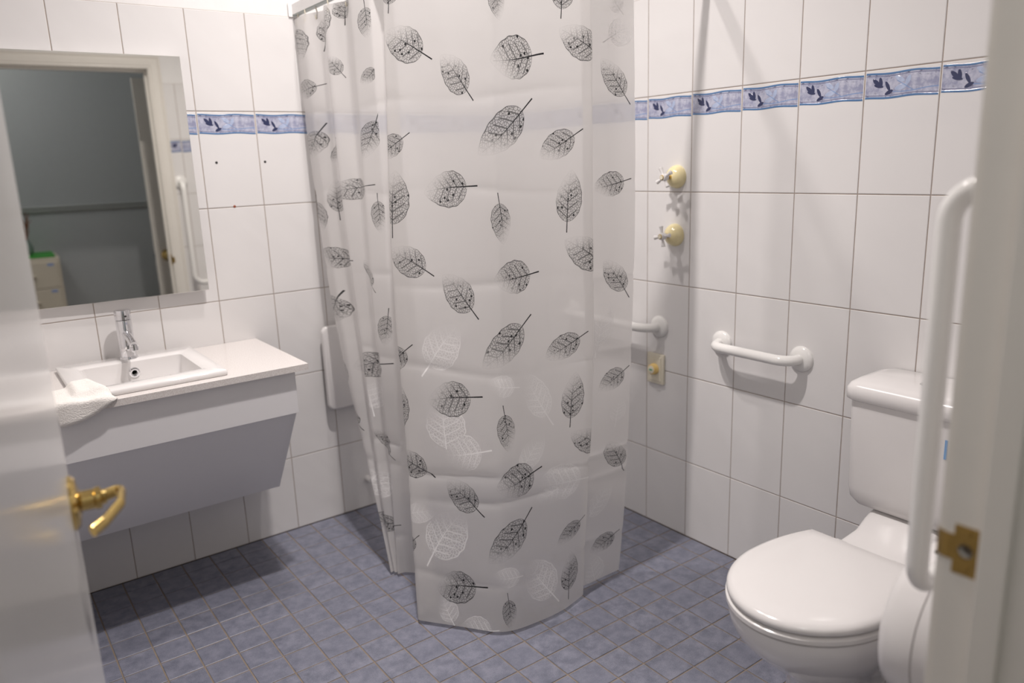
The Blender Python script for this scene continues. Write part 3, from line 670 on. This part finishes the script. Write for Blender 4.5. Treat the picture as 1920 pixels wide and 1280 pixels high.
bm = boxes((VX0, SX0+.01, -.508, -.001, .781, .801), (SX1-.01, -1.208, -.508, -.001, .781, .801), (SX0+.01, SX1-.01, -.508, SY0+.012, .781, .801), (SX0+.01, SX1-.01, SY1-.012, -.001, .781, .801))
bmesh.ops.remove_doubles(bm, verts=bm.verts, dist=.0001)
obj('slab', bm, 'stone', ct)
ba = thing('inset_basin', (-1.655, -.25, .801), 'white rectangular ceramic basin set into the countertop', 'basin')
IX0, IX1, IY0, IY1 = -1.808, -1.503, -.392, -.118
def ring(x0, x1, y0, y1, r, z): return [(x, y, z) for x, y in rrect(x0, x1, y0, y1, r, 5)]
bm = loft([ring(IX0+.12, IX1-.12, IY0+.11, IY1-.11, .016, .700), ring(IX0+.01, IX1-.01, IY0+.01, IY1, .03, .704), ring(IX0-.006, IX1+.006, IY0-.006, IY1+.012, .02, .735), ring(IX0-.012, IX1+.012, IY0-.012, IY1+.012, .018, .799), ring(SX0+.004, SX1-.004, SY0+.004, SY1-.004, .008, .800), ring(SX0, SX1, SY0, SY1, .010, .804), ring(SX0, SX1, SY0, SY1, .010, .815), ring(SX0+.004, SX1-.004, SY0+.004, SY1-.004, .008, .819),
           ring(IX0-.008, IX1+.008, IY0-.008, IY1+.008, .014, .819), ring(IX0, IX1, IY0, IY1, .014, .815), ring(IX0+.012, IX1-.012, IY0+.010, IY1-.004, .016, .740), ring(IX0+.03, IX1-.03, IY0+.03, IY1-.02, .03, .722),
           ring(IX0+.13, IX1-.13, IY0+.12, IY1-.12, .016, .718)])
bowl = obj('bowl', bm, 'ceramic', ba, smooth=50)
carve(bowl, lathe([(.0085, -.02), (.0085, .04)], (-1.652, IY1-.0025, .779), (0, 1, 0), 24))
ov = obj('overflow_ring', lathe([(.0085, -.001), (.0085, .004), (.012, .006), (.0165, .004), (.0165, -.001)], (-1.652, IY1-.0025, .779), (0, -1, 0), 24, cap=False), 'chrome', ba, smooth=50, label='chrome overflow ring')
obj('waste', lathe([(.02, 0), (.02, .003), (.014, .005), (0, .005)], (-1.655, -.255, .718), (0, 0, 1), 24), 'chrome', ba, smooth=40)
tx, ty, tz = -1.654, -.072, .819
tap = thing('mixer_tap', (tx, ty, tz), 'chrome cylindrical mixer tap standing on the basin rim', 'tap')
obj('body', lathe([(.028, 0), (.028, .004), (.0265, .006), (.0265, .008), (.0245, .009), (.0245, .128), (.0235, .130)], (tx, ty, tz), (0, 0, 1), 36), 'chrome', tap, smooth=40)
cp = obj('lever_cap', lathe([(.0235, .131), (.0250, .132), (.0250, .158), (.0235, .163), (0, .165)], (tx, ty, tz), (0, 0, 1), 36), 'chrome', tap, smooth=40)
obj('indicator', lathe([(.0035, 0), (.0035, .001)], (tx+.004, ty-.0245, tz+.144), (0, -1, 0), 12), 'dark', cp)
bm = tube(bmesh.new(), [(tx, ty-.008, tz+.088), (tx+.001, ty-.05, tz+.078), (tx+.002, ty-.098, tz+.066), (tx+.002, ty-.112, tz+.062)], .0125, 20)
sp_ = obj('spout', bm, 'chrome', tap, smooth=50)
obj('aerator', lathe([(.0125, 0), (.0125, -.006), (.0138, -.007), (.0138, -.017), (.0115, -.018), (.0115, -.012), (0, -.012)], (tx+.002, ty-.104, tz+.062), (0, .1, 1), 24), 'chrome', sp_, smooth=40)

def face_cloth():
    nx, ny = 46, 46; top = []; x0, x1, y0, y1 = -1.940, -1.785, -.535, -.320
    def surf(s, t):
        ang = .22; cx_, cy_ = (x0+x1)/2, (y0+y1)/2
        r = 1+.05*math.sin(5*s+2*t)
        dx, dy = (s-.5)*(x1-x0)*r, (t-.5)*(y1-y0)*(1+.07*math.sin(4*s))
        x = cx_+dx*math.cos(ang)-dy*math.sin(ang); y = cy_+dx*math.sin(ang)+dy*math.cos(ang)
        z = .8205 if (SX0 < x and y > SY0) else .802
        bs = .802+.0185*(1/(1+math.exp(-(x-SX0)/.004)))*(1/(1+math.exp(-(y-SY0)/.004)))
        edge = min(s, 1-s, t, 1-t)
        puff = .013*min(1, edge/.10)**.6
        z = bs+puff+.0028*min(1, edge*8)*(math.sin(7*s+3*t)*math.sin(6*t)+.5*math.sin(11*s-6*t)+.3*math.sin(17*t+4*s))
        if y < -.512:                                                # hangs over the front edge
            ex = -.512-y; y = -.512-.0015*math.sin(9*s); z = z-ex*1.3
        return x, y, z
    bm = bmesh.new(); V = [[bm.verts.new(surf(i/nx, j/ny)) for j in range(ny+1)] for i in range(nx+1)]
    for i in range(nx):
        for j in range(ny): bm.faces.new((V[i][j], V[i+1][j], V[i+1][j+1], V[i][j+1]))
    o = obj('face_cloth', bm, 'cloth', smooth=180); o.modifiers.new('thick', 'SOLIDIFY').thickness = .003
    o.modifiers['thick'].offset = 1
    tag(o, 'crumpled white face cloth draped over the basin corner and counter edge', 'cloth')
face_cloth()

# ------------------------------------------------------------------ fittings on the walls
def grab_bar(name, pts, walls, label, group=None, r=.0165, fr=.041):
    """pts: tube path, walls: list of (point on wall, outward normal)"""
    t = thing(name, walls[0][0], label, 'grab bar', group)
    obj('bar', tube(bmesh.new(), fillet(pts, .05, 9), r, 20), 'bar_white', t, smooth=50)
    for p, n in walls:
        fz = obj('flange', lathe([(fr, 0), (fr, .004), (fr-.003, .009), (fr-.012, .013), (r+.004, .0155), (r+.001, .0155)], p, n, 32), 'bar_white', t, smooth=40)
        obj('seal', lathe([(r+.0022, .0150), (r+.0022, .0162), (r, .0166)], p, n, 24), 'bar_white', fz)
    return t
grab_bar('grab_bar', [(0, -1.192, .781), (-.066, -1.192, .781), (-.066, -1.497, .780), (0, -1.497, .780)], [((0, -1.192, .781), (-1, 0, 0)), ((0, -1.497, .780), (-1, 0, 0))], 'short horizontal white grab bar on the tiled wall beside the toilet cistern')
grab_bar('grab_bar', [(0, -.905, .794), (-.066, -.905, .794), (-.066, -.42, .794), (0, -.42, .794)], [((0, -.905, .794), (-1, 0, 0)), ((0, -.42, .794), (-1, 0, 0))], 'white grab bar above the cream wall plate, reaching behind the shower curtain')
yb = YC+.080
grab_bar('grab_bar', [(-.955, YC, 1.357), (-.955, yb, 1.357), (-.955, yb, .735), (-.50, yb, .735), (-.50, YC, .735)], [((-.955, YC, 1.357), (0, 1, 0)), ((-.50, YC, .735), (0, 1, 0))], 'tall white L-shaped grab bar next to the door frame')

def cross_tap(y, z, spin, label):
    t = thing('shower_tap', (0, y, z), label, 'tap', 'shower taps')
    obj('dome', lathe([(.040, 0), (.040, .005), (.038, .013), (.032, .024), (.022, .032), (.012, .037), (.009, .038)], (0, y, z), (-1, 0, 0), 36), 'tap_dome', t, smooth=60, label='cream yellow domed flange')
    obj('spindle', lathe([(.008, .034), (.008, .046), (.006, .046), (.006, .062)], (0, y, z), (-1, 0, 0), 16), 'brass', t, smooth=40)
    h = obj('handle', lathe([(.008, .052), (.0115, .055), (.0125, .070), (.0115, .077), (.009, .078)], (0, y, z), (-1, 0, 0), 20), 'white_plastic', t, smooth=40)
    for k in range(4):
        a = spin+k*math.pi/2; dv = Vector((0, math.cos(a), math.sin(a)))
        c0 = Vector((-.067, y, z))
        obj('handle_arm', tube(bmesh.new(), [c0+dv*.006, c0+dv*.016, c0+dv*.029, c0+dv*.035, c0+dv*.0365], [.0050, .0046, .0066, .0076, .0060], 12), 'white_plastic', h, smooth=50)
    b = obj('button', lathe([(.0088, .077), (.0088, .0795), (.0075, .0805)], (0, y, z), (-1, 0, 0), 18), 'brass', h, smooth=40)
    obj('button_face', lathe([(.0066, .0802), (.0066, .0810)], (0, y, z), (-1, 0, 0), 16), 'cream_plastic', b)
cross_tap(-.981, 1.339, math.radians(62), 'upper cream domed shower tap with white cross handle')
cross_tap(-.975, 1.137, math.radians(80), 'lower cream domed shower tap with white cross handle')

pl = thing('push_button_plate', (0, -.893, .632), 'cream wall plate with an amber push button below the grab bar', 'wall plate')
obj('plate', rbox(-.011, .0005, -.934, -.852, .574, .690, .003, 3), 'cream_plastic', pl, smooth=40)
ins = obj('insert', rbox(-.0135, -.010, -.924, -.866, .586, .678, .0015, 2), 'cream_plastic', pl)
kb = obj('push_button', lathe([(.0215, 0), (.0215, .006), (.019, .008), (.019, .017), (.0165, .019), (.0150, .0185), (0, .0185)], (-.0133, -.893, .632), (-1, 0, 0), 30), 'amber', pl, smooth=35, label='round amber push button')
cpz = obj('button_cap', lathe([(.0148, .018), (.0148, .0205), (.013, .0213), (0, .0213)], (-.0133, -.893, .632), (-1, 0, 0), 26), 'cream_plastic', kb, smooth=35)
carve(ins, lathe([(.0018, -.002), (.0018, .003)], (-.0135, -.893, .665), (1, 0, 0), 12))
bm = bmesh.new()                                             # small green print on the cap
for yy, ww in ((-.888, .003), (-.893, .0035), (-.8985, .003)): lathe([(ww, 0), (ww, .0003)], (-.0347, yy, .632), (-1, 0, 0), 10, bm)
obj('green_mark', bm, 'green_print', cpz)

se = thing('folding_shower_seat', (-.78, 0, .47), 'white folded shower seat board on the wall at the curtain edge', 'shower seat')
bm = loft([[(x, y, z) for x, z in rrect(-.967+i, -.600-i, .474+i, .812-i, .026-i*.5)] for y, i in ((-.034, .003), (-.036, 0), (-.050, 0), (-.054, .002), (-.056, .006))])
obj('board', bm, 'seat_plastic', se, smooth=40)
for xx in (-.90, -.66): obj('hinge_bracket', rbox(xx-.02, xx+.02, -.036, .0005, .49, .54, .002), 'white_plastic', se)

bk = thing('wall_stop', (-.807, 0, .125), 'small white round stop low on the tiled wall by the curtain', 'wall stop')
obj('base', lathe([(.014, 0), (.014, .004), (.009, .007), (.008, .02)], (-.807, 0, .125), (0, -1, 0), 20), 'white_plastic', bk, smooth=40)
obj('tip', lathe([(.011, .018), (.012, .022), (.012, .030), (.009, .034), (0, .034)], (-.807, 0, .125), (0, -1, 0), 20), 'white_plastic', bk, smooth=40)
for x, z, lb in ((-1.274, 1.443, 'small black plugged screw hole in a tile, the one nearer the mirror'), (-1.102, 1.441, 'small black plugged screw hole in a tile, the one nearer the curtain')):
    o = obj('wall_plug', lathe([(.0045, -.003), (.0045, .0006), (.0036, .0012), (.0024, .0004), (0, .0004)], (x, 0, z), (0, -1, 0), 16), 'dark')
    tag(o, lb, 'wall plug', 'plugged holes beside the mirror')
o = obj('rust_spot', lathe([(.0052, -.001), (.0045, .0009), (.0025, .0016), (0, .0017)], (-1.229, 0, 1.289), (0, -1, 0), 9), 'red_brown'); tag(o, 'tiny red brown rusty screw stub on the grout beside the mirror', 'screw')

# ------------------------------------------------------------------ toilet
TY = -1.925
def pan_outline(z, scale=1.0, xb=-.345, back=.150, xc=-.555, a=.235, b=.190, n=40, dx=0):
    pts = []
    for k in range(n+1):                                        # front half, +y side round to -y side
        t = math.pi/2+math.pi*k/n
        pts.append((xc+a*scale*math.cos(t)+dx, TY+b*scale*math.sin(t), z))
    m_ = 12
    for k in range(1, m_+1):
        f = k/m_; x = xc+(xb-xc)*f; hw = b*scale-(b*scale-back*scale)*f**2.2
        pts.append((x+dx, TY-hw, z))
    for k in range(m_, 0, -1):
        f = k/m_; x = xc+(xb-xc)*f; hw = b*scale-(b*scale-back*scale)*f**2.2
        pts.append((x+dx, TY+hw, z))
    return pts
def shrink(pts, d):
    c = Vector((-.55, TY, 0)); out = []
    for p in pts:
        v = Vector((p[0], p[1], 0))-c; l = v.length; v = v*((l-d)/l); out.append((c.x+v.x, c.y+v.y, p[2]))
    return out
to = thing('toilet', (-.4, TY, 0), 'white close coupled toilet with its lid down against the tiled wall', 'toilet')
lidr = [shrink(pan_outline(.408), .004), pan_outline(.411), pan_outline(.420), shrink(pan_outline(.427), .005), shrink(pan_outline(.4315), .016), shrink(pan_outline(.434), .06), shrink(pan_outline(.4355), .14)]
obj('lid', loft(lidr), 'seat_plastic', to, smooth=60, label='closed white toilet lid')
obj('seat', loft([shrink(pan_outline(.386), .004), pan_outline(.389, 1.01), pan_outline(.399, 1.01), shrink(pan_outline(.404), .005)]), 'seat_plastic', to, smooth=40)
rings = [shrink(pan_outline(.383), .010), shrink(pan_outline(.380), .004), shrink(pan_outline(.365), .004), shrink(pan_outline(.345), .008)]
for z, sx_, sy_, dx_ in ((.315, .95, .93, .01), (.275, .86, .84, .025), (.235, .75, .73, .045), (.195, .64, .63, .065), (.16, .57, .56, .08), (.12, .53, .53, .088), (.06, .53, .53, .09), (.02, .56, .57, .085), (0, .57, .58, .085)):
    rings.append([(-.55+(p[0]+.55)*sx_+dx_, TY+(p[1]-TY)*sy_, z) for p in pan_outline(0)])
obj('bowl', loft(rings), 'ceramic', to, smooth=60)
def xsec(x, hw, z0, z1, r=.02): return [(x, y, z) for y, z in rrect(TY-hw, TY+hw, z0, z1, r)]
obj('pan_back', loft([xsec(-.42, .135, .30, .380), xsec(-.345, .130, .29, .384), xsec(-.28, .112, .27, .392), xsec(-.22, .100, .26, .410), xsec(-.185, .098, .26, .432), xsec(-.15, .098, .26, .446), xsec(-.02, .098, .26, .446)]), 'ceramic', to, smooth=50)
obj('pan_foot', loft([xsec(-.36, .09, .0, .30), xsec(-.20, .085, .0, .30), xsec(-.05, .085, .0, .28)]), 'ceramic', to, smooth=50)
def cis(z, x0, hw, r): return [(x, y, z) for x, y in rrect(x0, -.004, TY-hw, TY+hw, r, 6)]
ci = obj('cistern', loft([cis(.446, -.150, .125, .03), cis(.452, -.166, .146, .035), cis(.470, -.176, .160, .036), cis(.500, -.180, .163, .036), cis(.740, -.186, .166, .034), cis(.752, -.186, .166, .034)]), 'white_plastic', to, smooth=50)
cl = obj('cistern_lid', loft([cis(.752, -.190, .170, .034), cis(.757, -.196, .176, .034), cis(.785, -.196, .176, .034), cis(.797, -.188, .170, .034), cis(.806, -.165, .158, .034), cis(.810, -.12, .14, .03)]), 'white_plastic', to, smooth=60, label='white rounded cistern lid')
obj('flush_button', lathe([(.024, -.002), (.024, .001), (.021, .003), (0, .003)], (-.10, TY-.008, .810), (0, 0, 1), 28), 'chrome', cl, smooth=40)
obj('inlet_fitting', lathe([(.012, 0), (.012, -.022), (.009, -.028), (.009, -.05)], (-.10, TY+.105, .452), (0, 0, 1), 16), 'chrome', to, smooth=40)
obj('sticker', boxes((-.1858, -.1849, -2.026, -2.020, .655, .705)), 'sticker', ci, label='small blue sticker')
for s_ in (-1, 1): obj('lid_hinge', rbox(-.350, -.322, TY+s_*.075-.018, TY+s_*.075+.018, .383, .416, .006, 3), 'seat_plastic', to, smooth=40)

# ------------------------------------------------------------------ jumbo roll dispenser on the doorway wall
dx_, dz_, dr = -.742, .565, .147
di = thing('toilet_roll_dispenser', (dx_, YC, dz_-dr), 'white round jumbo toilet roll dispenser under the L-shaped grab bar', 'dispenser')
def drum(y, r): return [(dx_+r*math.cos(2*math.pi*k/64), y, dz_+r*math.sin(2*math.pi*k/64)) for k in range(64)]
obj('back_case', loft([drum(YC, dr-.004), drum(YC+.104, dr+.001), drum(YC+.106, dr-.002)]), 'white_plastic', di, smooth=40)
obj('cover', loft([drum(YC+.1068, dr-.003), drum(YC+.108, dr), drum(YC+.150, dr-.001), drum(YC+.166, dr-.008), drum(YC+.173, dr-.022), drum(YC+.175, dr-.06)]), 'white_plastic', di, smooth=60)
obj('key_lock', lathe([(.008, 0), (.008, .002), (.003, .002), (.003, 0)], (dx_-.02, YC+.13, dz_+dr-.002), (-.1, 0, 1), 16), 'dark', di)

# ------------------------------------------------------------------ ceiling lamp (above the frame)
la = thing('ceiling_light', (-1.06, -.95, ZC), 'white ceiling panel with two round lamps over the shower corner', 'ceiling light')
obj('base_plate', rbox(-1.24, -.89, -1.34, -.57, ZC-.012, ZC, .006, 2), 'rail_white', la)
for i, p in enumerate(LAMP_POS):
    obj('reflector_ring', lathe([(.075, 0), (.075, -.010), (.068, -.014), (.060, -.010), (.058, -.002)], (p[0], p[1], ZC-.012), (0, 0, 1), 32), 'rail_white', la, smooth=40)
    obj('lamp_lens', lathe([(.058, 0), (.058, -.003), (0, -.004)], (p[0], p[1], ZC-.012), (0, 0, 1), 32), 'bulb', la)
    ld = bpy.data.lights.new('ceiling_lamp_offscreen', 'AREA'); ld.shape = 'DISK'; ld.size = .085; ld.spread = math.radians(140); ld.energy = LAMP_POWER[i]; ld.color = LAMP_COLOR
    lo = bpy.data.objects.new('ceiling_lamp_%d_offscreen' % (i+1), ld); COL.objects.link(lo); lo.location = p
# hall lamp
hl = thing('ceiling_light', (-2.40, -3.35, 2.85), 'round white ceiling light in the hall', 'ceiling light')
obj('dish', lathe([(.15, 0), (.16, -.03), (.13, -.06), (.05, -.075), (0, -.077)], (-2.40, -3.35, 2.85), (0, 0, 1), 32), 'bulb', hl, smooth=True)
ld = bpy.data.lights.new('hall_lamp_offscreen', 'POINT'); ld.energy = HALL_LAMP_POWER; ld.shadow_soft_size = .12; ld.color = (1, .97, .93)
lo = bpy.data.objects.new('hall_lamp_offscreen', ld); COL.objects.link(lo); lo.location = (-2.40, -3.35, 2.6)

# ------------------------------------------------------------------ hall furniture seen in the mirror
cx0, cx1, cyf, cyb, czt = -2.02, -1.597, -3.76, -4.195, .845
fc = thing('drawer_cabinet', ((cx0+cx1)/2, (cyf+cyb)/2, 0), 'beige metal drawer cabinet against the blue grey hall wall', 'cabinet')
obj('carcass', rbox(cx0, cx1, cyb, cyf-.012, .02, czt, .003), 'cabinet', fc)
zt_ = czt-.03
for k in range(4):
    z1_ = zt_-k*.195; z0_ = z1_-.19
    dr_ = obj('drawer', rbox(cx0+.015, cx1-.02, cyf-.014, cyf, z0_, z1_, .003), 'cabinet', fc)
    carve(dr_, boxes((cx0+.14, cx0+.25, cyf-.011, cyf+.01, z0_+.04, z0_+.085)))
    obj('pull_lip', rbox(cx0+.13, cx0+.26, cyf-.001, cyf+.014, z0_+.085, z0_+.097, .003), 'cabinet', dr_)
    obj('label_card', boxes((cx1-.085, cx1-.045, cyf-.0005, cyf+.001, z1_-.03, z1_-.012)), 'label_blue', dr_)
tag(obj('green_board', rbox(cx0+.01, cx1-.025, cyb+.05, cyf-.02, czt, czt+.018, .003), 'green_board'), 'flat green board lying on the beige drawer cabinet', 'board')
vz = czt+.018
va2 = thing('twig_vase', (-1.785, -3.93, vz), 'grey green vase of red brown twigs on the drawer cabinet', 'vase')
obj('vase', lathe([(.03, 0), (.042, .02), (.045, .05), (.032, .085), (.022, .10), (.026, .11)], (-1.785, -3.93, vz), (0, 0, 1), 24), 'vase', va2, smooth=60)
for k in range(11):
    a = random.uniform(0, 6.28); r1 = random.uniform(.02, .07); h_ = random.uniform(.2, .32)
    p0 = Vector((-1.785, -3.93, vz+.09)); p3 = p0+Vector((r1*math.cos(a), r1*math.sin(a), h_-.09)); bmm = bmesh.new()
    tube(bmm, [p0, p0.lerp(p3, .5)+Vector((random.uniform(-.01, .01), random.uniform(-.01, .01), 0)), p3], [.004, .0035, .002], 6)
    q_ = p0.lerp(p3, .6); tube(bmm, [q_, q_+Vector((random.uniform(-.04, .04), random.uniform(-.04, .04), .05))], [.003, .002], 6)
    obj('twig', bmm, 'twig', va2)
